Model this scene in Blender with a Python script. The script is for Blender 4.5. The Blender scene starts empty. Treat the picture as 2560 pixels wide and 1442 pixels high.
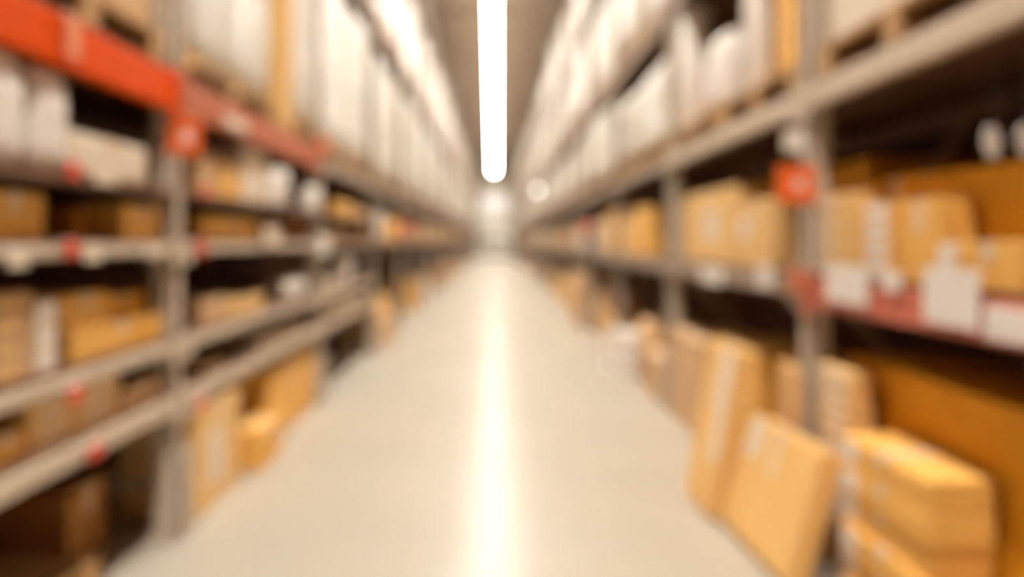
import bpy, bmesh, math, random
from mathutils import Vector, Matrix, noise
C = bpy.context.scene.collection
R = random.Random(7)

# ------------------------------------------------------------------ camera, world, exposure
F, CX, CY, H = 1780.0, 1237.0, 600.0, 1.45          # focal length in px, vanishing point, eye height
cd = bpy.data.cameras.new('camera'); cam = bpy.data.objects.new('camera', cd); C.objects.link(cam)
cam.location = (0, 0, H); cam.rotation_euler = (math.pi/2, 0, 0)
cd.sensor_width = 36; cd.lens = F/2560*36
cd.shift_x = (1280-CX)/2560; cd.shift_y = -(721-CY)/2560
cd.dof.use_dof = True; cd.dof.focus_distance = 0.34          # focused close by: the whole aisle is out of focus
cd.dof.aperture_fstop = (cd.lens/1000)/(0.034*0.34); cd.dof.aperture_blades = 0
bpy.context.scene.camera = cam
w = bpy.data.worlds.new('world'); bpy.context.scene.world = w; w.use_nodes = True
w.node_tree.nodes['Background'].inputs[0].default_value = (1, .8, .6, 1)
w.node_tree.nodes['Background'].inputs[1].default_value = 0.05
vs = bpy.context.scene.view_settings
vs.view_transform = 'Standard'; vs.look = 'None'; vs.gamma = 1; vs.use_curve_mapping = False
vs.exposure = 0.22
LAMP = 130.0

# ------------------------------------------------------------------ materials
def mat(name, col, rough=.6, var=.12, scale=6, bump=0, bscale=30, metal=0, stretch=(1,1,1), spec=.5, emit=None):
    m = bpy.data.materials.new(name); m.use_nodes = True
    nt = m.node_tree; b = nt.nodes['Principled BSDF']
    b.inputs['Roughness'].default_value = rough; b.inputs['Metallic'].default_value = metal
    b.inputs['Specular IOR Level'].default_value = spec
    tc = nt.nodes.new('ShaderNodeTexCoord'); mp = nt.nodes.new('ShaderNodeMapping')
    mp.inputs['Scale'].default_value = stretch
    nt.links.new(tc.outputs['Object'], mp.inputs[0])
    n = nt.nodes.new('ShaderNodeTexNoise'); n.inputs['Scale'].default_value = scale; n.inputs['Detail'].default_value = 4
    nt.links.new(mp.outputs[0], n.inputs['Vector'])
    mx = nt.nodes.new('ShaderNodeMix'); mx.data_type = 'RGBA'
    mx.inputs[6].default_value = (*[c*(1-var) for c in col], 1); mx.inputs[7].default_value = (*[min(1, c*(1+var)) for c in col], 1)
    nt.links.new(n.outputs['Fac'], mx.inputs[0]); nt.links.new(mx.outputs[2], b.inputs['Base Color'])
    if bump:
        n2 = nt.nodes.new('ShaderNodeTexNoise'); n2.inputs['Scale'].default_value = bscale
        nt.links.new(mp.outputs[0], n2.inputs['Vector'])
        bp = nt.nodes.new('ShaderNodeBump'); bp.inputs['Strength'].default_value = bump; bp.inputs['Distance'].default_value = .02
        nt.links.new(n2.outputs['Fac'], bp.inputs['Height']); nt.links.new(bp.outputs[0], b.inputs['Normal'])
    if emit:
        b.inputs['Emission Color'].default_value = (*emit[0], 1); b.inputs['Emission Strength'].default_value = emit[1]
    return m
M = dict(
    card=mat('cardboard', (.83, .455, .10), .75, .1, 3, .1, 60),
    light=mat('light cardboard', (.82, .50, .17), .75, .06, 3, .1, 60),
    pale=mat('pale cardboard', (.82, .52, .20), .75, .1, 3, .1, 60),
    tan=mat('tan cardboard', (.64, .40, .20), .75, .12, 3, .1, 60),
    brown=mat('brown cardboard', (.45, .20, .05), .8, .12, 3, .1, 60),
    amber=mat('shade tinted cardboard', (.80, .365, .008), .75, .1, 3, .1, 60),  # cardboard with the deep tint of shade put into its colour
    cream=mat('cream carton', (.80, .68, .52), .7, .06, 3),
    white=mat('white paper', (.86, .80, .72), .6, .05, 5),
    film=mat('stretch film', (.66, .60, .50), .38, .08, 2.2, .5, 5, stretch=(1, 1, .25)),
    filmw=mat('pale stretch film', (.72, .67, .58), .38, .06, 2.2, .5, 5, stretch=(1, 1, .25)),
    film_brightened=mat('brightened stretch film', (.79, .745, .655), .42, .05, 2.2, .4, 5, stretch=(1, 1, .25)),  # lighter copy of the film, brightness put into the colour
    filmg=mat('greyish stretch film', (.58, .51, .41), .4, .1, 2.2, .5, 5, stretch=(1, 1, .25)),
    tape=mat('parcel tape', (.78, .58, .38), .35, .05, 4),
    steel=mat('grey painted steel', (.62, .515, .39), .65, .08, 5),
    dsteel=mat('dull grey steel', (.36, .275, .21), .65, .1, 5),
    red=mat('orange red painted steel', (.80, .085, .001), .6, .08, 4, spec=.08),
    dred=mat('dull red painted steel', (.50, .13, .05), .6, .1, 4),
    rail=mat('red shelf rail', (.64, .17, .11), .5, .06, 4),
    tagred=mat('red tag', (.75, .07, .03), .5, .05, 4),
    salmon=mat('salmon tag', (.85, .28, .12), .5, .05, 4),
    orange=mat('orange sign', (.88, .15, .02), .5, .05, 4),
    ochre=mat('orange steel', (.75, .38, .09), .5, .1, 4),
    wood=mat('pallet wood', (.50, .29, .11), .8, .25, 3, .2, 40, stretch=(1, 8, 8)),
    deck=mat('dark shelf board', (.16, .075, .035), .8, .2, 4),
    back=mat('brown back sheet', (.14, .06, .03), .8, .2, 2),
    hole=mat('dark opening', (.03, .018, .012), .9, .1, 3),
    plastic=mat('white plastic', (.85, .80, .74), .3, .03, 5),
    ceil=mat('ceiling sheet', (.60, .47, .35), .8, .1, .6),
    wallm=mat('far wall', (.86, .79, .69), .8, .06, .6),
    house=mat('lamp housing', (.7, .68, .64), .5, .04, 5),
    tube=mat('lit diffuser', (.9, .9, .9), .5, 0, 5, emit=((1, .935, .855), LAMP)),
    ceiling_fill=mat('added ceiling fill', (.9, .9, .9), .5, 0, 5, emit=((1, .935, .855), 14)),
    bulb=mat('lit lamp glass', (.9, .9, .9), .5, 0, 5, emit=((1, .97, .93), 4.2)),
    wall_glow=mat('added glowing pane', (.9, .9, .9), .3, 0, 5, emit=((1, .96, .9), .25)),
    rubber=mat('dark plastic', (.08, .06, .05), .7, .1, 5),
)
def floor_mat():
    m = bpy.data.materials.new('worn polished concrete'); m.use_nodes = True
    nt = m.node_tree; nt.nodes.remove(nt.nodes['Principled BSDF']); out = nt.nodes['Material Output']
    tc = nt.nodes.new('ShaderNodeTexCoord')
    n = nt.nodes.new('ShaderNodeTexNoise'); n.inputs['Scale'].default_value = .9; n.inputs['Detail'].default_value = 6
    nt.links.new(tc.outputs['Object'], n.inputs['Vector'])
    mx = nt.nodes.new('ShaderNodeMix'); mx.data_type = 'RGBA'
    mx.inputs[6].default_value = (.372, .327, .265, 1); mx.inputs[7].default_value = (.44, .39, .318, 1)
    nt.links.new(n.outputs['Fac'], mx.inputs[0])
    df = nt.nodes.new('ShaderNodeBsdfDiffuse'); nt.links.new(mx.outputs[2], df.inputs[0])
    gl = nt.nodes.new('ShaderNodeBsdfGlossy'); gl.inputs[0].default_value = (.98, .99, 1, 1)
    n2 = nt.nodes.new('ShaderNodeTexNoise'); n2.inputs['Scale'].default_value = 3; n2.inputs['Detail'].default_value = 5
    nt.links.new(tc.outputs['Object'], n2.inputs['Vector'])
    mr = nt.nodes.new('ShaderNodeMapRange'); mr.inputs[3].default_value = .22; mr.inputs[4].default_value = .3
    nt.links.new(n2.outputs['Fac'], mr.inputs[0]); nt.links.new(mr.outputs[0], gl.inputs['Roughness'])
    ms = nt.nodes.new('ShaderNodeMixShader'); ms.inputs[0].default_value = .048      # dusty, scuffed: a weak even sheen
    nt.links.new(df.outputs[0], ms.inputs[1]); nt.links.new(gl.outputs[0], ms.inputs[2]); nt.links.new(ms.outputs[0], out.inputs[0])
    return m

# ------------------------------------------------------------------ mesh helpers
def box(bm, x0, x1, y0, y1, z0, z1, bev=0):
    r = bmesh.ops.create_cube(bm, size=1)
    vs_ = r['verts']
    for v in vs_:
        v.co = Vector(((x0+x1)/2+v.co.x*(x1-x0), (y0+y1)/2+v.co.y*(y1-y0), (z0+z1)/2+v.co.z*(z1-z0)))
    if bev:
        es = {e for v in vs_ for e in v.link_edges}
        bmesh.ops.bevel(bm, geom=list(es), offset=bev, segments=2, affect='EDGES', profile=.6)
def bar(bm, a, b, w_, d_):
    a, b = Vector(a), Vector(b); L = (b-a).length
    r = bmesh.ops.create_cube(bm, size=1)
    q = (b-a).to_track_quat('Z', 'Y').to_matrix().to_4x4()
    for v in r['verts']:
        v.co = q @ Vector((v.co.x*w_, v.co.y*d_, (v.co.z+.5)*L)) + a
def lathe(bm, prof, n=24, axis='Z', off=(0, 0, 0)):
    rings = []
    for r_, z in prof:
        ring = []
        for k in range(n):
            t = 2*math.pi*k/n
            p = (r_*math.cos(t), r_*math.sin(t), z)
            if axis == 'Y': p = (p[0], p[2], p[1])
            ring.append(bm.verts.new(Vector(p)+Vector(off)))
        rings.append(ring)
    for i in range(len(rings)-1):
        for k in range(n):
            bm.faces.new((rings[i][k], rings[i][(k+1) % n], rings[i+1][(k+1) % n], rings[i+1][k]))
    for ring in (rings[0], rings[-1]):
        try: bm.faces.new(ring)
        except ValueError: pass
    bmesh.ops.recalc_face_normals(bm, faces=bm.faces)
def obj(name, bm, m, parent=None, smooth=False):
    me = bpy.data.meshes.new(name); bm.to_mesh(me); bm.free()
    me.materials.append(M[m] if isinstance(m, str) else m)
    if smooth:
        for p in me.polygons: p.use_smooth = True
    o = bpy.data.objects.new(name, me); C.objects.link(o)
    if parent: o.parent = parent
    return o
def B(*a, **k):
    bm = bmesh.new(); box(bm, *a, **k); return bm
def tag(o, label, cat, group=None):
    o['label'] = label; o['category'] = cat
    if group: o['group'] = group
    return o
def thing(name, label, cat, loc, rz=0, group=None):
    o = bpy.data.objects.new(name, None); C.objects.link(o); o.empty_display_size = .1
    o.location = loc; o.rotation_euler = (0, 0, rz)
    return tag(o, label, cat, group)
def struct(name, bm, m):
    o = obj(name, bm, m); o['kind'] = 'structure'; return o
def dup(root, loc, rz=0, label=None, group=None, scale=None):
    r = root.copy(); C.objects.link(r); r.location = loc; r.rotation_euler = (0, 0, rz)
    if scale: r.scale = scale
    if label: r['label'] = label
    if group: r['group'] = group
    elif 'group' in r and group is None: pass
    for ch in list(root.children):
        c = ch.copy(); C.objects.link(c); c.parent = r
        for g in ch.children:
            d = g.copy(); C.objects.link(d); d.parent = c
    return r

# ------------------------------------------------------------------ setting
XL, XR = 1.56, 1.50                    # distance of the rack faces from the camera's path
YL0, BL, YR0, BR = .66, 2.85, .75, 2.70
YEND, ZC = 66.5, 10.0
NB = 23
DEP = 1.10
def postY(side, k): return (YL0+BL*k) if side < 0 else (YR0+BR*k)
struct('floor', B(-3.2, 3.2, -8, YEND, -.2, 0), floor_mat())
struct('ceiling', B(-3.2, 3.2, -8, YEND, ZC, ZC+.15), 'ceil')
for s, nm in ((-1, 'wall_left'), (1, 'wall_right')):
    bm = bmesh.new()
    x = s*2.98
    box(bm, min(x, x+s*.1), max(x, x+s*.1), -8, YEND, 0, ZC)
    struct(nm, bm, 'back')
struct('wall_back', B(-3.2, 3.2, YEND, YEND+.15, 0, ZC), 'wallm')
struct('wall_front', B(-3.2, 3.2, -8.15, -8, 0, ZC), 'back')
bm = bmesh.new()
for k in range(25):
    y = -6.5+k*3
    box(bm, -2.95, 2.95, y-.06, y+.06, 9.72, 9.999)
struct('trim_1', bm, 'ceil')           # roof purlins

# ------------------------------------------------------------------ aisle lamps
ZL = 7.6
t0 = thing('linear_lamp', 'long lit ceiling lamp in the single row down the middle of the aisle', 'lamp', (-.07, 0, ZL), 0, 'row of linear ceiling lamps')
bm = bmesh.new(); box(bm, -.11, .11, -1.36, 1.36, .05, .13, .01); box(bm, -.11, -.095, -1.36, 1.36, -.1, .06); box(bm, .095, .11, -1.36, 1.36, -.1, .06); box(bm, -.095, .095, -1.36, -1.345, -.001, .06); box(bm, -.095, .095, 1.345, 1.36, -.001, .06); obj('housing', bm, 'house', t0)  # side skirts added to keep lamp light off the upper loads
bm = bmesh.new(); box(bm, -.09, .09, -1.34, 1.34, 0, .05, .015); obj('diffuser', bm, 'tube', t0)
bm = bmesh.new(); box(bm, -.08, .08, -1.3, 1.3, .1302, .14); obj('ceiling_fill_panel', bm, 'ceiling_fill', t0)  # added glow, unseen from below, that brightens the ceiling
for yy in (-.95, .95):
    bm = bmesh.new(); bar(bm, (0, yy, .141), (0, yy, ZC-ZL-.001), .012, .012); obj('suspension_rod', bm, 'dsteel', t0)
t0.location.y = -6
for k in range(1, 25):
    dup(t0, (-.07, -6+2.85*k, ZL))

# ------------------------------------------------------------------ racks
LEV_L = [(4.22, 4.36), (6.30, 6.44)]
LEV_R = [(3.38, 3.50), (5.05, 5.19), (6.75, 6.89)]
def levels(side, k):
    """(bottom, top, material, deck material) of each beam level of bay k (k=1 nearest)"""
    out = []
    if side < 0:
        if k <= 3:
            out += [(.615, .71, 'steel'), (.905, .975, 'steel')]
        out += [(1.385, 1.45, 'steel' if k < 3 else 'dsteel')]
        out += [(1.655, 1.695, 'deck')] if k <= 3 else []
        out += [(2.08, 2.28, 'red' if k == 1 else 'dred') if k <= 2 else (2.08, 2.22, 'dsteel')]
        out += [(a, b, 'dsteel') for a, b in LEV_L]
    else:
        out += [(1.14, 1.29, 'rail') if k == 1 else (1.17, 1.29, 'dsteel')]
        out += [(2.08, 2.20, 'steel' if k < 3 else 'dsteel')]
        out += [(a, b, 'dsteel') for a, b in LEV_R]
    return out
def mainz(side, k): return (2.28 if k <= 2 else 2.22) if side < 0 else 2.20
def upright_bm(s, X, y):
    bm = bmesh.new()
    a, b = s*X, s*(X+.10)
    x0, x1 = min(a, b), max(a, b)
    # open C profile: web faces the aisle, two flanges, two lips
    xw = (x0, x0+.012) if s > 0 else (x1-.012, x1)
    box(bm, *xw, y-.05, y+.05, 0, 8.4)
    box(bm, x0, x1, y-.05, y-.038, 0, 8.4); box(bm, x0, x1, y+.038, y+.05, 0, 8.4)
    return bm
ords = ['', 'nearest the camera', 'second from the camera', 'third from the camera', 'fourth from the camera', 'fifth from the camera', 'sixth from the camera', 'seventh from the camera']
def rack_bay(s, k):
    X = XL if s < 0 else XR
    y0, y1 = postY(s, k-1), postY(s, k)
    sd = 'left' if s < 0 else 'right'
    if k <= 7:
        extra = {(-1, 1): 'with bright orange red top beam', (-1, 2): 'with dull red top beam', (1, 1): 'with red shelf rail and white price cards'}.get((s, k), 'with grey beams')
        lab, grp = (f'steel rack bay {sd} of the aisle {extra}' if extra != 'with grey beams' else f'steel rack bay {sd} of the aisle with grey beams, {ords[k]}'), None
    else:
        lab, grp = f'distant grey steel rack bay far down the {sd} of the aisle', f'far rack bays on the {sd}'
    t = thing('pallet_rack_bay', lab, 'rack', (0, y1, 0), 0, grp)
    yy = [(y1, 0)] + ([(y0, 0)] if k == 1 else [])
    for y, _ in yy:
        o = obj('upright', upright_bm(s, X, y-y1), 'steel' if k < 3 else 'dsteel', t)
        if k <= 4:
            bm = bmesh.new(); box(bm, min(s*(X-.03), s*(X+.14)), max(s*(X-.03), s*(X+.14)), y-y1-.08, y-y1+.08, .001, .014); obj('base_plate', bm, 'steel', o)
            g = bmesh.new()    # bent guard plate round the foot
            xa = s*(X-.045)
            box(g, min(xa, xa+s*.012), max(xa, xa+s*.012), y-y1-.075, y-y1+.075, .014, .42)
            box(g, min(xa, s*(X+.05)), max(xa, s*(X+.05)), y-y1-.075, y-y1-.063, .014, .42)
            box(g, min(xa, s*(X+.05)), max(xa, s*(X+.05)), y-y1+.063, y-y1+.075, .014, .42)
            obj('foot_guard', g, 'steel', o)
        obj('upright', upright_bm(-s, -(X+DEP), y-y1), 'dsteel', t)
        bm = bmesh.new(); z = .25; q = 0
        while z < 8.2:
            xa, xb = s*(X+.09), s*(X+DEP-.09)
            bar(bm, (xa, y-y1, z), (xb, y-y1, z), .03, .03)
            if z+1 < 8.2:
                bar(bm, (xa if q % 2 else xb, y-y1, z+.02), (xb if q % 2 else xa, y-y1, z+.98), .028, .028)
            z += 1; q += 1
        obj('frame_brace', bm, 'dsteel', t)
    L0, L1 = y0-y1+.052, -.052
    for (za, zb, m) in levels(s, k):
        thin = m == 'deck'
        bm = bmesh.new(); x0, x1 = sorted((s*(X-.012), s*(X+.045)))
        box(bm, x0, x1, L0, L1, za, zb-.018 if not thin else zb-.012, .006)
        if not thin:   # end connector plates
            for e in (L0, L1-.012):
                box(bm, *sorted((s*(X-.02), s*(X-.0125))), e-.03 if e == L0 else e-.03, e+.07 if e == L0 else e+.045, za-.05, zb)
        obj('beam', bm, m, t)
        bm = bmesh.new(); x0, x1 = sorted((s*(X+DEP-.05), s*(X+DEP)))
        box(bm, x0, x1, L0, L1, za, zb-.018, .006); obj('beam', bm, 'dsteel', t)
        bm = bmesh.new()
        n = 8
        wd = (DEP-.0)/n
        for q in range(n):
            x0, x1 = sorted((s*(X+wd*q+.002), s*(X+wd*(q+1)-.002)))
            box(bm, x0, x1, L0+.003, L1-.003, zb-.018, zb)
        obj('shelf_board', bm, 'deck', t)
    return t
for s in (-1, 1):
    for k in range(1, NB+1): rack_bay(s, k)

# ------------------------------------------------------------------ cartons
def carton(label, s, X, ya, yb, z0, z1, depth, m='card', tape=True, slip=None, group=None, name='carton', cat='box', rz=0, lean=0, seams=0, bev=.008):
    """closed carton: aisle face at X, from ya to yb along the aisle"""
    z0 += .0015
    face = XL if s < 0 else XR
    if X > face and z0 > .3: X = face+.012+(X-face)*.5     # stock is pulled forward to the shelf edge
    L, hh = abs(yb-ya), z1-z0
    t = thing(name, label, cat, (s*(X+depth/2), (ya+yb)/2, z0), rz, group)
    if lean: t.rotation_euler = (0, lean, 0)
    d = depth/2
    obj('body', B(-d, d, -L/2, L/2, 0, hh, bev=bev), m, t)
    if tape:
        bm = bmesh.new(); tw = min(.035, L*.12); e = .0015
        box(bm, -d-e, d+e, -tw, tw, hh-.0005, hh+e)
        x = -s*d
        box(bm, *sorted((x+s*.0005, x-s*e)), -tw, tw, hh*.6, hh+e)
        obj('tape', bm, 'tape', t)
    if slip:
        a, b, c, e2, sm = slip          # fractions of the aisle face
        bm = bmesh.new(); x = -s*d
        box(bm, *sorted((x+s*.0005, x-s*.002)), -L/2+a*L, -L/2+b*L, c*hh, e2*hh)
        obj('paper_label', bm, sm, t)
    return t
def yx(x, X): return X*F/abs(x-CX)
def zy(y, Y): return H-(y-CY)*Y/F
def pxbox(label, s, xa, xb, ytop, z0, X, depth=.5, m='card', **k):
    """carton whose aisle face runs between two sight lines"""
    ya, yb = sorted((yx(xa, X), yx(xb, X)))
    z1 = zy(ytop, (ya+yb)/2)
    return carton(label, s, X, ya, yb, z0, z1, depth, m, **k)
def sack(label, s, X, y, z0, L, D, hh, m='white'):
    t = thing('paper_sack', label, 'sack', (s*(X+D/2), y, z0+.002), R.uniform(-.1, .1))
    bm = bmesh.new(); bmesh.ops.create_cube(bm, size=2)
    bmesh.ops.subdivide_edges(bm, edges=bm.edges[:], cuts=9, use_grid_fill=True)
    for v in bm.verts:
        p = v.co.copy()
        r = 1/max(1e-6, (abs(p.x)**5+abs(p.y)**5+abs(p.z)**8)**(1/6))
        q = p*min(1.0, r)
        pinch = 1-.22*max(0, q.z)**3
        n = noise.noise(q*2.3+Vector((y, X, 0)))*.05
        v.co = Vector((q.x*D/2*pinch*(1+n), q.y*L/2*pinch*(1+n), (q.z+1)*hh/2))
    obj('body', bm, m, t, True)
    zt = max(v.co.z for v in t.children[0].data.vertices); zb = min(v.co.z for v in t.children[0].data.vertices)
    for v in t.children[0].data.vertices: v.co.z -= zb
    obj('stitched_top', B(-D*.06, D*.06, -L*.3, L*.3, zt-zb-.01, zt-zb+.04, bev=.006), 'tape', t)
    return t
def roll(label, s, X, y, z0, r_, hh, axis='Z', m='white', core='tan'):
    if axis == 'Z':
        t = thing('paper_roll', label, 'roll', (s*(X+r_), y, z0+.002))
        bm = bmesh.new(); lathe(bm, [(r_*.35, .004), (r_*.94, 0), (r_, .012), (r_, hh-.012), (r_*.94, hh), (r_*.35, hh-.004), (r_*.35, .004)], 28); obj('sheet', bm, m, t, True)
        bm = bmesh.new(); lathe(bm, [(r_*.28, .002), (r_*.345, .002), (r_*.345, hh+.004), (r_*.28, hh+.004), (r_*.28, .002)], 20); obj('core', bm, core, t)
    else:
        t = thing('paper_roll', label, 'roll', (s*(X+r_), y, z0+.002))
        L = hh
        bm = bmesh.new(); lathe(bm, [(r_*.35, -L/2+.004), (r_*.94, -L/2), (r_, -L/2+.012), (r_, L/2-.012), (r_*.94, L/2), (r_*.35, L/2-.004), (r_*.35, -L/2+.004)], 28, 'Y', (0, 0, r_)); obj('sheet', bm, m, t, True)
        bm = bmesh.new(); lathe(bm, [(r_*.28, -L/2-.004), (r_*.345, -L/2-.004), (r_*.345, L/2+.004), (r_*.28, L/2+.004), (r_*.28, -L/2-.004)], 20, 'Y', (0, 0, r_)); obj('core', bm, core, t)
    return t
def jar(label, s, X, y, z0, r_, hh):
    t = thing('plastic_jar', label, 'jar', (s*(X+r_), y, z0))
    bm = bmesh.new(); lathe(bm, [(r_*.8, 0), (r_, .02*hh), (r_, .7*hh), (r_*.6, .82*hh), (r_*.6, .86*hh)], 24); obj('body', bm, 'plastic', t, True)
    bm = bmesh.new(); lathe(bm, [(r_*.66, .861*hh), (r_*.68, .87*hh), (r_*.68, .98*hh), (r_*.6, hh)], 24); obj('lid', bm, 'plastic', t, True)
    return t
def ptag(label, s, x, y, wpx, hpx, m='white', X=None, name='price_tag', group=None, holder=True):
    """flat card clipped to the shelf edge"""
    X = (X or (XL if s < 0 else XR))-.028
    Y = yx(x, X); Z = zy(y, Y); k = Y/F
    hh = hpx*k
    ya, yb = yx(x-wpx/2, X), yx(x+wpx/2, X); ww = abs(yb-ya)
    t = thing(name, label, 'tag', (s*X, Y, Z-hh/2), 0, group)
    obj('card', B(-.0015, .0015, -ww/2, ww/2, 0, hh, bev=.0006), m, t)
    if holder:
        bm = bmesh.new()
        xa, xb = sorted((0, s*.014)); box(bm, *sorted((s*.0016, s*.012)), -ww/2, ww/2, hh-.012, hh+.004)
        obj('clip', bm, 'plastic', t)
    return t

# ---- left rack, nearest bay
s = -1
zS4, zS3, zS2, zS1, zM = .71, .975, 1.45, 1.695, 2.28
sack('white paper sack at the far left on the upper shelf, cut by the picture edge', s, XL+.015, 2.30, zS1, .21, .2, .50/1.28)
sack('white upright paper sack on the upper left shelf beside the long pale carton', s, XL+.015, 2.545, zS1, .20, .2, .38)
pxbox('long low cream carton lying on the upper left shelf under the orange red beam', s, 180, 372, 350, zS1, XL+.015, .35, 'cream', bev=.02)
pxbox('ochre carton at the left picture edge on the middle left shelf', s, -60, 98, 478, zS2, XL+.06, .4, 'card')
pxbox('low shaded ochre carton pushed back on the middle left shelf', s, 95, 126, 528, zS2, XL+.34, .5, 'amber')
pxbox('bright ochre carton on the middle left shelf against the near grey post', s, 300, 395, 515, zS2, XL+.05, .4, 'card')
# third shelf
for q in range(4):
    a = zS3+q*.075
    carton(['lowest', 'second lowest', 'third', 'topmost'][q]+' tan flat carton in the small stack at the left picture edge', s, XL+.05, 2.27, 2.46, a, a+.074, .35, 'tan', tape=False, slip=(.1, .55, .25, .75, 'pale'))
for q in range(3):
    a = zS3+q*.088
    carton(['bottom', 'middle', 'top'][q]+' narrow pale carton in the column beside the tan stack on the left', s, XL+.04, 2.475, 2.59, a, a+.087, .3, 'cream', tape=False, slip=(.15, .85, .2, .8, 'white'))
pxbox('wide bright ochre carton on the left shelf below eye level beside the grey post', s, 172, 397, 800, zS3, XL+.06, .5, 'card', slip=(.62, .8, .3, .6, 'amber'))
zt = zy(800, (yx(172, XL+.06)+yx(408, XL+.06))/2)
carton('small ochre carton stacked on the wide bright carton on the left', s, XL+.09, 2.66, 2.98, zt+.004, zt+.135, .3, 'card')
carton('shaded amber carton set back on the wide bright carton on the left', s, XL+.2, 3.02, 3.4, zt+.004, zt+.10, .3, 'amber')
# fourth shelf: trays of flat pale cartons
pxbox('ochre carton at the left picture edge on the lowest left shelf', s, -40, 52, 1085, zS4, XL+.06, .4, 'card')
for c_, (ya, yb) in enumerate(((2.445, 2.70), (2.71, 3.02))):
    for q in range(3):
        a = zS4+q*.058
        carton(['bottom', 'middle', 'top'][q]+' pale flat tray carton in the '+['nearer', 'farther'][c_]+' low stack on the lowest left shelf', s, XL+.05, ya, yb, a, a+.057, .42, 'pale', tape=False, slip=(.2, .8, .25, .7, 'cream'))
carton('low pale carton beside the near left post on the lowest left shelf', s, XL+.05, 3.05, 3.4, zS4, zS4+.09, .4, 'tan')
# floor under the left near bay
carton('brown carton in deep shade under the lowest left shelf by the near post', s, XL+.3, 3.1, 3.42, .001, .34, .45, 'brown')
# ---- left rack, second bay
pxbox('cream carton on the upper left shelf just past the near post', s, 602, 662, 378, zS1, XL+.05, .3, 'cream')
pxbox('small ochre carton on the upper left shelf between post and cream carton', s, 543, 594, 412, zS1, XL+.06, .3, 'card')
pxbox('tan carton right behind the near left post on the upper shelf', s, 484, 536, 385, zS1, XL+.07, .3, 'tan')
roll('big white paper roll standing on the upper left shelf in the second bay', s, XL-.06, yx(678, XL+.06), zS1, .13, .26)
roll('smaller white paper roll beside the second left post on the upper shelf', s, XL-.06, yx(755, XL+.1), zS1, .12, .2)
pxbox('shaded ochre carton on the middle left shelf in the second bay', s, 500, 640, 545, zS2, XL+.06, .4, 'card')
pxbox('tan carton on the middle left shelf before the second left post', s, 655, 700, 560, zS2, XL+.06, .4, 'tan')
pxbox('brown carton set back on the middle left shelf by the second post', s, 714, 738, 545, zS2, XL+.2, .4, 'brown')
pxbox('tan carton just past the near left post on the shelf below eye level', s, 492, 560, 745, zS3, XL+.07, .4, 'tan')
pxbox('pale carton in the middle of the second left bay below eye level', s, 568, 655, 742, zS3, XL+.06, .4, 'pale')
roll('white paper roll lying on the left shelf below eye level in the second bay', s, XL+.03, yx(722, XL+.1), zS3, .085, .55, 'Y')
pxbox('pale flat carton on the lowest left shelf in the second bay', s, 640, 760, 826, zS4, XL+.05, .4, 'cream')
pxbox('tan flat carton on the lowest left shelf behind the near post', s, 500, 555, 905, zS4, XL+.06, .4, 'tan')
# floor of the second bay
yA = (yx(492, XL), yx(600, XL))
carton('tall pale tan carton standing on the floor behind the near left post', s, XL-.02, 3.66, 4.30, .001, .55, .4, 'pale', slip=(.25, .6, .2, .75, 'cream'))
carton('bright amber carton on the floor under the second left bay', s, XL+.03, 5.0, 6.22, .001, .52, .6, 'card')
carton('small bright ochre carton on the floor beside the amber carton on the left', s, XL-.1, 4.45, 4.88, .001, .26, .4, 'card')
# ---- left rack, third bay
pxbox('ochre carton on the upper left shelf past the second post', s, 835, 880, 505, zS1, XL+.05, .4, 'card')
pxbox('tan carton on the upper left shelf before the third post', s, 890, 914, 522, zS1, XL+.05, .4, 'tan')
pxbox('tan carton on the middle left shelf past the second post', s, 826, 860, 575, zS2, XL+.05, .4, 'tan')
pxbox('brown carton on the middle left shelf before the third post', s, 896, 914, 580, zS2, XL+.05, .4, 'card')
roll('white paper roll standing below eye level on the left by the third post', s, XL+.02, 7.85, zS3, .15, .30)
pxbox('cream carton below eye level just past the second left post', s, 812, 848, 700, zS3, XL+.05, .4, 'cream')
pxbox('pale carton on the lowest left shelf in the third bay', s, 830, 905, 742, zS4, XL+.05, .4, 'cream')
# fourth bay
roll('tall white roll standing on the middle left shelf past the third post', s, XL+.02, 10.1, zS2, .17, .42)
carton('tan carton on the floor past the third left post', s, XL-.08, 9.35, 10.6, .001, .42, .5, 'tan')
carton('cream carton on top of the tan floor carton past the third left post', s, XL-.02, 9.6, 10.3, .422, .66, .4, 'pale')

# ---- right rack, nearest bay
s = 1
zR, zMR = 1.29, 2.20
for q in range(4):
    a = zR+q*.092
    carton(['bottom', 'second', 'third', 'top'][q]+' pale carton in the stack beside the right near post on the shelf', s, XR+.05, 3.04, 3.37, a, a+.091, .13, 'pale', tape=False, slip=(.55, .95, .2, .8, 'cream'))
for q in range(5):
    a = zR+q*.062
    carton(['bottom', 'second', 'third', 'fourth', 'top'][q]+' ochre box with a white end label in the labelled column on the right shelf', s, XR+.04, 2.74, 3.01, a, a+.061, .14, 'card', tape=False, slip=(.12, .75, .12, .88, 'white'))
carton('ochre upright carton beside the labelled column on the right shelf', s, XR+.06, 2.47, 2.71, zR, zR+.31, .13, 'card')
carton('low pale carton at the front of the right shelf behind the white cards', s, XR+.02, 2.36, 2.45, zR, zR+.15, .15, 'cream', slip=(.1, .9, .2, .9, 'white'))
carton('low ochre carton at the right picture edge on the right shelf', s, XR+.02, 2.06, 2.34, zR, zR+.155, .15, 'card')
for q, (ya, yb, lab) in enumerate(((2.62, 3.38, 'large amber carton in shade at the back of the right shelf, far one of two'), (1.75, 2.61, 'large amber carton in shade at the back of the right shelf, near one of two'))):
    carton(lab, s, XR+.36, ya, yb, zR, zR+.42, .55, 'amber')
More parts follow.
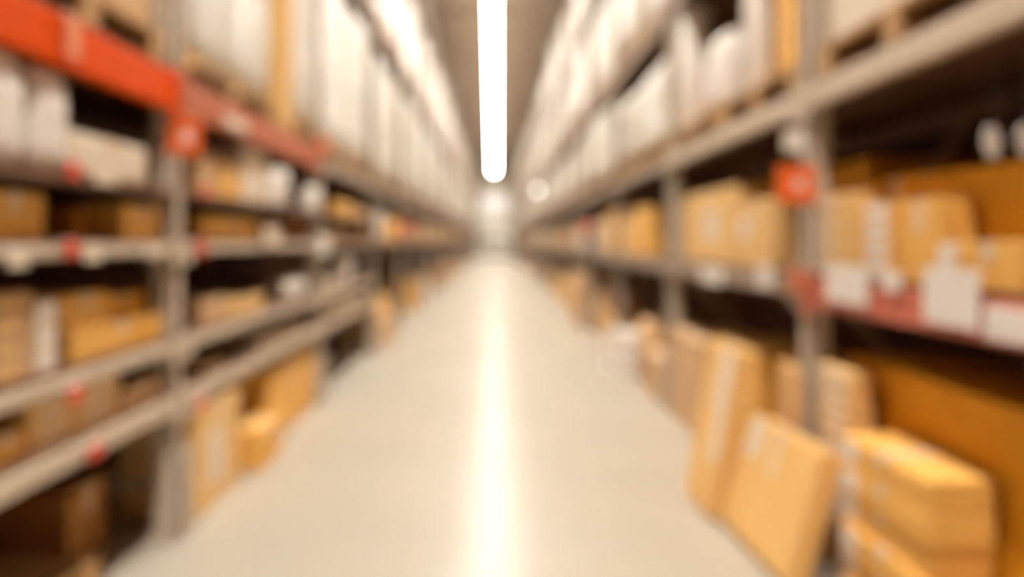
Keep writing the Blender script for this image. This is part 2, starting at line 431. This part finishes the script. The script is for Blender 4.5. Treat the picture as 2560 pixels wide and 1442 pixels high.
# floor: stack of flat cartons
for q in range(6):
    a = .001+q*.112
    j = (.0, .03, -.02, .02, -.01, .0)[q]
    carton(['bottom', 'second lowest', 'third lowest', 'third from top', 'second from top', 'top'][q]+' flat ochre carton in the floor stack at lower right', s, XR-.10+j*.5, 2.30+j, 2.88+j, a, a+.111, .22, 'card', tape=True, slip=(.78, .98, .15, .85, 'white'), bev=.014)
for q in range(13):
    a = .674+q*.068
    carton(['lowest', 'second lowest', 'third lowest', 'fourth lowest', 'fifth lowest', 'sixth lowest', 'middle', 'sixth from top', 'fifth from top', 'fourth from top', 'third from top', 'second from top', 'topmost'][q]+' small pale carton in the narrow column by the near right post', s, XR+.0, 3.0, 3.3, a-.672, a-.605, .11, 'pale', tape=False, slip=(.15, .85, .2, .8, 'cream'), bev=.02)
carton('large amber carton standing at the back under the right shelf', s, XR+.155, 1.55, 3.33, .001, .92, .45, 'amber', tape=False)
# leaning cartons in the aisle
def lean_carton(label, P0, P1, dx, hh, th, m, slip):
    """flat carton: aisle-side bottom edge from P0 to P1, top set back by dx towards the rack"""
    a = math.asin(dx/hh); L = math.dist(P0, P1)
    t = carton(label, 1, 0, 0, L, 0, hh, th, m, slip=slip)
    rz = math.atan2(-(P1[0]-P0[0]), P1[1]-P0[1])
    t.rotation_euler = (0, a, rz)
    t.location = ((P0[0]+P1[0])/2+th/2*math.cos(a), (P0[1]+P1[1])/2, th/2*math.sin(a)+.002)
    return t
lean_carton('large flat bright carton leaning in the aisle at lower right, nearer one', (1.19, 2.93), (1.15, 3.63), .16, .57, .10, 'light', (.72, .93, .66, .99, 'cream'))
lean_carton('tall flat carton leaning against the near right post, farther one', (1.10, 3.68), (1.08, 4.06), .16, .88, .10, 'light', (.05, .35, .3, .98, 'cream'))
carton('ochre carton standing between the leaning cartons and the right post', s, XR+.02, 3.53, 3.85, .001, .80, .35, 'card')
# ---- right rack, second bay
pxbox('pale carton on the right shelf past the near post', s, 1855, 1935, 500, zR, XR+.05, .4, 'pale', slip=(.75, .98, .4, .75, 'white'))
pxbox('pale double carton on the right shelf before the second post', s, 1715, 1845, 478, zR, XR+.05, .4, 'pale', slip=(.3, .55, .3, .7, 'cream'))
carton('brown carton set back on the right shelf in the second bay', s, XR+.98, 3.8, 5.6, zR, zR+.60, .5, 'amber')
carton('tan carton on the floor before the second right post', s, XR-.03, 5.05, 5.95, .001, .72, .5, 'tan')
carton('ochre carton on the floor in the second right bay behind the leaning ones', s, XR+.05, 4.2, 4.98, .001, .78, .5, 'card')
# ---- right rack, third and fourth bay
pxbox('tan carton on the right shelf past the second post', s, 1580, 1628, 520, zR, XR+.05, .4, 'card')
pxbox('pale carton on the right shelf before the third post', s, 1556, 1580, 545, zR, XR+.05, .4, 'pale')
roll('tan roll standing on the floor past the second right post', s, XR-.02, 7.3, .001, .26, .62, m='tan')
carton('white carton standing turned on the floor by the third right post', s, XR-.15, 7.75, 8.25, .001, .42, .36, 'white', rz=.5)
carton('tan carton on the floor just past the second right post', s, XR-.04, 6.25, 6.95, .001, .40, .5, 'tan')
carton('pale carton on the floor before the third right post', s, XR+.33, 8.2, 8.72, .001, .55, .5, 'pale')
carton('tall tan carton standing on the floor past the fourth right post', s, XR-.12, 11.7, 13.2, .001, .86, .6, 'tan')

# ------------------------------------------------------------------ cartons farther down both racks
def far_cartons(s, k):
    X = XL if s < 0 else XR
    y0, y1 = postY(s, k-1)+.09, postY(s, k)-.09
    sd = 'left' if s < 0 else 'right'
    decks = ([(1.45, .5)] + ([(1.695, .3)] if k <= 3 else [])) if s < 0 else [(1.29, .62)]
    for z, hmax in decks + [(.001, .8)]:
        y = y0
        while y < y1-.3:
            L = R.uniform(.5, 1.0); L = min(L, y1-y)
            if s < 0 and k == 4 and (z < .1 or (z == 1.45 and y < 10.4)):
                y += L+.04; continue
            if s > 0 and k == 5 and z < .1 and y < 13.3:
                y = 13.35 if y1 > 13.4 else y1; continue
            if R.random() < (.8 if z > .1 else .55) and L > .25:
                lv = 'shelf' if z > .1 else 'floor'
                carton(f'small closed carton on the {lv} far down the {sd} rack', s, X+R.uniform(.02, .15), y, y+L-.03, z, z+hmax*R.uniform(.45, .9), .5,
                       R.choice(['card', 'tan', 'pale', 'tan', 'cream']), tape=k < 8, group=f'far cartons on the {lv} of the {sd} rack')
            y += L+.02
for k in range(4, 15):
    far_cartons(-1, k); far_cartons(1, k)

# ------------------------------------------------------------------ wrapped pallet loads on the upper levels
def pallet_parts(parent, L, D):
    bm = bmesh.new()
    n = 7
    for q in range(n):
        x0 = -D/2+q*(D/n)
        box(bm, x0+.008, x0+D/n-.008, -L/2, L/2, .122, .144)
    for yy in (-L/2, -.05, L/2-.1):
        box(bm, -D/2, D/2, yy, yy+.1, .1, .1219)
        box(bm, -D/2, D/2, yy, yy+.1, 0, .022)
    p = obj('pallet', bm, 'wood', parent)
    return p
def pallet_blocks(p, L, D):
    for xx in (-D/2, -.05, D/2-.1):
        for yy in (-L/2, -.05, L/2-.1):
            obj('block', B(xx, xx+.1, yy, yy+.1, .0221, .0999), 'wood', p)
def goods_bm(L, D, hh, seed, style):
    bm = bmesh.new(); bmesh.ops.create_cube(bm, size=2)
    bmesh.ops.subdivide_edges(bm, edges=bm.edges[:], cuts=11, use_grid_fill=True)
    nl = R.choice((3, 4, 5))
    for v in bm.verts:
        p = v.co.copy()
        r = (abs(p.x)**9+abs(p.y)**9+abs(p.z)**14)**(1/12)
        q = p/max(r, 1)
        n = noise.noise(Vector((q.x*1.5, q.y*1.5, q.z*3))+Vector((seed*7.1, 0, 0)))*.035
        if style == 1:   # wavy: bundles of bags
            n += .03*math.cos(q.y*math.pi*3)+.015*math.cos(q.z*math.pi*nl)
        if style == 2:   # stepped layers of cartons under film
            n += -.02 if abs((q.z*nl*.5) % 1-.5) > .42 else .0
        v.co = Vector((q.x*(D/2)*(1+n-.04), q.y*(L/2)*(1+n-.04), .15+(q.z+1)/2*hh*(1+n*.3)))
    return bm
protos = []
for i, (m, style) in enumerate((('film', 0), ('filmw', 1), ('film', 2), ('filmw', 0), ('filmg', 2), ('film', 1), ('filmg', 2), ('filmw', 2), ('film_brightened', 0), ('film_brightened', 1), ('film_brightened', 2))):
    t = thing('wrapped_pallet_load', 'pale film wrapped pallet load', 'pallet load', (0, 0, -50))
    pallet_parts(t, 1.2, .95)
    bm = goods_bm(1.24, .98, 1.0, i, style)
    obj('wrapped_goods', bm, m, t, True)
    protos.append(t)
def place_load(i, s, k, z, ymid, hh, label, group, X=None, wy=1.0):
    """copy of prototype i: the goods part is scaled to the wanted height, the pallet is not"""
    src = protos[i]
    X = X if X is not None else (XL if s < 0 else XR)+.03+R.uniform(-.03, .05)
    r = src.copy(); C.objects.link(r); r.location = (s*(X+.48), ymid, z+.001)
    r['label'] = label
    if group: r['group'] = group
    for ch in src.children:
        c = ch.copy(); C.objects.link(c); c.parent = r
        if ch.name.startswith('wrapped'):
            c.scale = (1, wy, hh); c.location.z = .147-.15*hh-.0
            if s > 0: c.rotation_euler.z = math.pi
        else:
            c.scale = (1, wy, 1)
            if k <= 3:
                c2 = c
                for xx in (-.475, -.05, .375):
                    for yy in (-.6, -.05, .5):
                        b = blockp.copy(); C.objects.link(b); b.parent = c2; b.location = (xx+.05, yy+.05, 0)
    return r
blockp = obj('block', B(-.05, .05, -.05, .05, .0221, .0999), 'wood')
LV = {-1: ['first', 'second', 'third'], 1: ['first', 'second', 'third', 'fourth']}
for s in (-1, 1):
    X = XL if s < 0 else XR
    for k in range(1, NB+1):
        y0, y1 = postY(s, k-1), postY(s, k)
        sd = 'left' if s < 0 else 'right'
        base = [mainz(s, k)]+[b for a, b in (LEV_L if s < 0 else LEV_R)]
        tops = [a for a, b in (LEV_L if s < 0 else LEV_R)]+[8.75]
        for li, (zb, zt) in enumerate(zip(base, tops)):
            Yvis = (zb-H)*F/600
            if Yvis > y1+.4: continue                 # wholly above the frame
            for side_i in (0, 1):
                g = (y1-y0-.12)/2
                ym = y0+.06+g*(side_i+.5)
                room = zt-zb-.147
                hh = room*R.uniform(.88, .97)
                if s > 0 and li == 0 and k == 3: hh = room*.72
                if li == 2+(s > 0): hh = room*R.uniform(.85, 1.02)
                i = R.randrange(8) if li else R.choice((8, 9, 10, 8, 9, 10, 1, 5))  # first level mostly gets the brightened film, offsetting weaker lamp light
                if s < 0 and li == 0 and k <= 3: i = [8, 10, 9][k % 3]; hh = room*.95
                if (s, k, li) == (1, 1, 0): continue
                if (s, k, li, side_i) == (-1, 1, 0, 1): continue
                if (s, k, li) == (1, 2, 0): continue
                wy = min(1.0, (g-.03)/1.26)
                if (s, k, li) == (-1, 2, 0): ym, wy = ((4.47, 1.38), (5.97, .52))[side_i]
                if k <= 6:
                    lab = f'pale wrapped pallet load, {LV[s][li]} upper level, {sd} rack, {["nearer", "farther"][side_i]} half of {["", "nearest", "second", "third", "fourth", "fifth", "sixth"][k]} bay'
                    grp = 'wrapped pallet loads'
                else:
                    lab = f'pale wrapped pallet load on the {LV[s][li]} upper level far down the {sd} rack'
                    grp = f'far wrapped loads on the {LV[s][li]} upper level, {sd} rack'
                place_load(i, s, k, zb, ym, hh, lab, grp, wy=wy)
place_load(8, 1, 9, 0, 60.0, 2.3, 'pale wrapped load on the floor at the far end of the aisle, middle one', None, X=-.55)
place_load(9, 1, 9, 0, 61.5, 2.0, 'pale wrapped load on the floor of the far aisle end beside the right rack', None, X=.44)
# near uncovered pallets with cartons on them
def bare_pallet(label, s, X, ym, z, L=1.2, D=.95):
    t = thing('wooden_pallet', label, 'pallet', (s*(X+D/2), ym, z))
    bm = bmesh.new(); n = 7
    for q in range(n):
        x0 = -D/2+q*(D/n); box(bm, x0+.008, x0+D/n-.008, -L/2, L/2, .122, .144)
    obj('deck_boards', bm, 'wood', t)
    bm = bmesh.new()
    for yy in (-L/2, -.05, L/2-.1):
        box(bm, -D/2, D/2, yy, yy+.1, .1, .1219); box(bm, -D/2, D/2, yy, yy+.1, 0, .022)
    obj('stringer_boards', bm, 'wood', t)
    pallet_blocks(t, L, D)
    return t
bare_pallet('wooden pallet on the orange red beam at upper left, fork gaps towards the aisle', -1, XL+.01, 2.78, 2.281)
carton('brown carton on the wooden pallet above the orange red beam', -1, XL+.05, 2.25, 3.3, 2.426, 2.95, .8, 'tan')
bare_pallet('wooden pallet on the right grey beam beside the near right post', 1, XR+.01, 2.72, 2.201)
carton('tall narrow tan carton standing between two white wrapped loads at upper left', -1, XL+.02, 5.48, 5.57, 2.281, 4.05, .4, 'pale')
bare_pallet('wooden pallet on the right grey beam just past the near post, with a white roll', 1, XR+.01, 4.15, 2.201, L=1.18)
bare_pallet('wooden pallet on the right grey beam before the second post, with a tall white roll', 1, XR+.01, 5.43, 2.201, L=1.18)
zp = 2.346
roll('tall white roll standing on a pallet before the second right post', 1, XR+.02, 5.86, zp, .13, .99)
sack('bulging white sack on the pallet beside the tall white roll at upper right', 1, XR+.04, 5.05, zp, .42, .34, .56)
roll('slimmer white roll standing on the pallet past the near right post', 1, XR+.05, 4.42, zp, .10, .97)
carton('narrow ochre carton standing on the pallet by the near right post', 1, XR+.03, 3.60, 3.86, zp, zp+.92, .3, 'card')
carton('large tan carton behind the slimmer white roll on the right pallet', 1, XR+.75, 3.6, 4.7, zp, zp+.75, .5, 'tan')
carton('wide ochre carton behind the tall white roll on the right pallet', 1, XR+.75, 4.9, 5.95, zp, zp+.62, .5, 'card')
carton('cream carton on the pallet above the right grey beam', 1, XR+.04, 2.2, 3.25, 2.346, 3.1, .85, 'cream')
bare_pallet('wooden pallet in deep shade on the floor under the left near bay', -1, XL+.08, 2.35, .001)

# ------------------------------------------------------------------ tags, signs
L_ = -1
ptag('tall salmon card hanging on the orange red beam at upper left', L_, 184, 92, 34, 110, 'salmon')
ptag('red tag on the upper left shelf edge below the cream carton', L_, 185, 425, 34, 40, 'tagred')
ptag('beige tag hanging from the upper left shelf edge', L_, 265, 440, 60, 40, 'cream')
ptag('red tag on the middle left shelf edge at eye level', L_, 180, 622, 32, 44, 'tagred')
ptag('white tag hanging low from the middle left shelf at the picture edge', L_, 45, 645, 50, 48, 'cream')
ptag('pale tag beside the red one on the middle left shelf edge', L_, 232, 632, 44, 42, 'cream')
ptag('small pale tag on the middle left shelf edge near the grey post', L_, 385, 628, 44, 28, 'cream')
ptag('red tag on the left beam below eye level', L_, 190, 985, 34, 40, 'tagred')
ptag('red tag on the lowest left beam', L_, 240, 1128, 36, 36, 'tagred')
ptag('red tag on the upper shelf edge just past the near left post', L_, 514, 478, 20, 30, 'tagred')
ptag('red tag on the middle shelf edge just past the near left post', L_, 504, 620, 20, 40, 'tagred')
ptag('dull red tag on the lowest beam just past the near left post', L_, 505, 1008, 22, 30, 'tagred')
ptag('long pale pink card on the dull red beam at left', L_, 592, 312, 56, 26, 'cream')
ptag('white round cornered tag on the middle left shelf in the second bay', L_, 680, 592, 36, 44, 'cream')
ptag('white tag at the second left post on the middle shelf', L_, 808, 612, 34, 46, 'white')
ptag('orange card on the dull red beam by the second left post', L_, 812, 362, 26, 30, 'orange')
ptag('red tag on the far part of the left rack at the middle shelf', L_, 1018, 572, 22, 26, 'tagred')
# signs on the posts
def post_sign(label, s, x, y, wpx, hpx, m, disc):
    X = (XL if s < 0 else XR)
    Y = postY(s, 1)-.056
    Z = zy(y, Y); k = Y/F; ww, hh = wpx*k, hpx*k
    xc = (x-CX)*Y/F
    t = thing('post_sign', label, 'sign', (xc, Y, Z-hh/2))
    obj('plate', B(-ww/2, ww/2, -.004, 0, 0, hh, bev=.001), m, t)
    bm = bmesh.new(); n = 24
    vs_ = [bm.verts.new((disc*math.cos(2*math.pi*q/n)+ww*.08, -.0052, hh/2+disc*math.sin(2*math.pi*q/n))) for q in range(n)]
    f = bm.faces.new(vs_); r = bmesh.ops.extrude_face_region(bm, geom=[f])
    for v in [g for g in r['geom'] if isinstance(g, bmesh.types.BMVert)]: v.co.y += .001
    bmesh.ops.recalc_face_normals(bm, faces=bm.faces)
    obj('printed_disc', bm, 'white', t)
    return t
post_sign('bright orange sign with a pale disc on the near left post', -1, 462, 342, 84, 86, 'orange', .03)
post_sign('orange red sign with a pale centre on the near right post', 1, 1990, 460, 98, 92, 'orange', .026)
ptag('small orange card at the foot of the upper left load above the near post', -1, 482, 150, 22, 34, 'ochre')
# right rail cards
RG = 1
ptag('large white price card on the red rail nearest the right post', RG, 2114, 712, 104, 92, 'white')
ptag('small white price card high on the red rail between two larger cards', RG, 2228, 704, 44, 46, 'white')
ptag('largest white price card in the middle of the red rail', RG, 2374, 745, 138, 140, 'white')
ptag('white price card low on the red rail at the picture edge', RG, 2522, 815, 124, 82, 'white')
ptag('red card covering the near right post at the shelf rail', RG, 1998, 702, 60, 64, 'dred')
ptag('pale lilac price card on the grey right beam next to the near post', RG, 1912, 692, 34, 54, 'white')
ptag('pale lilac price card on the grey right beam in the second bay', RG, 1778, 690, 54, 34, 'white')
ptag('red tag at the far right rack under the beam', RG, 1465, 568, 30, 22, 'tagred')
# round cream tag on the right post
post_sign('cream round faced card above the orange sign on the near right post', 1, 1985, 352, 54, 56, 'cream', .045)
def hang_tag(label, x, y0, y1, wpx):
    X = XR+.01; Y = yx(x, X); za, zb = zy(y1, Y), zy(y0, Y); ww = wpx*Y/F; r_ = ww/2
    t = thing('hanging_tag', label, 'tag', (X, Y, za), .5)
    bm = bmesh.new(); n = 24
    lathe(bm, [(.001, -.0015), (r_, -.0015), (r_, .0015), (.001, .0015)], n, 'Y', (0, 0, r_)); obj('disc', bm, 'white', t)
    bm = bmesh.new(); bar(bm, (0, 0, zb-za), (0, 0, 2.0795-za), .0012, .0012)
    obj('string', bm, 'rubber', t)
    return t
hang_tag('round white tag hanging by a string from the right grey beam', 2480, 306, 396, 82)
hang_tag('round white tag hanging at the right picture edge under the grey beam', 2564, 280, 390, 82)
# small lamp down the right rack
t = thing('wall_lamp', 'small round white lamp shining from the right rack far down the aisle', 'lamp', (1.38, 23.0, 2.995))
bm = bmesh.new(); lathe(bm, [(.001, -.07), (.05, -.055), (.075, 0), (.05, .055), (.001, .07)], 20, 'Y', (0, 0, .07)); obj('lit_globe', bm, 'bulb', t, True)
obj('bracket', B(.0, .10, .05, .075, .05, .09), 'dsteel', t)
# ------------------------------------------------------------------ far end of the aisle
t = thing('roller_door', 'pale roller door in the far end wall', 'door', (0, YEND-.1, 0))
bm = bmesh.new()
for q in range(20): box(bm, -1.1, 1.1, 0, .05, .05+q*.15, .05+q*.15+.142)
obj('slats', bm, 'wallm', t)
obj('door_frame', B(-1.2, -1.1, -.02, .09, 0, 3.15), 'dsteel', t); obj('door_frame', B(1.1, 1.2, -.02, .09, 0, 3.15), 'dsteel', t)
obj('roller_box', B(-1.25, 1.25, -.25, .09, 3.15, 3.6), 'wallm', t)
t = thing('barrier_rail', 'low dark barrier rail across the far end of the aisle', 'barrier', (0, 57.5, 0))
obj('rail', B(-1.0, 1.0, -.04, .04, 1.25, 1.55), 'rubber', t)
obj('leg', B(-.9, -.82, -.04, .04, 0, 1.25), 'rubber', t); obj('leg', B(.82, .9, -.04, .04, 0, 1.25), 'rubber', t)

# added glowing panel, framed like a window, to brighten the far wall
bm = bmesh.new()
for x0, x1, z0, z1 in ((-1.3, -1.2, 4.2, 5.6), (1.2, 1.3, 4.2, 5.6), (-1.2, 1.2, 4.2, 4.3), (-1.2, 1.2, 5.5, 5.6), (-.03, .03, 4.3, 5.5)):
    box(bm, x0, x1, YEND-.06, YEND-.001, z0, z1)
w1 = struct('glow_panel_1', bm, 'house')
obj('pane', B(-1.2, 1.2, YEND-.03, YEND-.005, 4.3, 5.5), 'wall_glow', w1)

# the prototypes themselves are not part of the place
for t in protos:
    for ch in list(t.children): bpy.data.objects.remove(ch)
    bpy.data.objects.remove(t)
bpy.data.objects.remove(blockp)
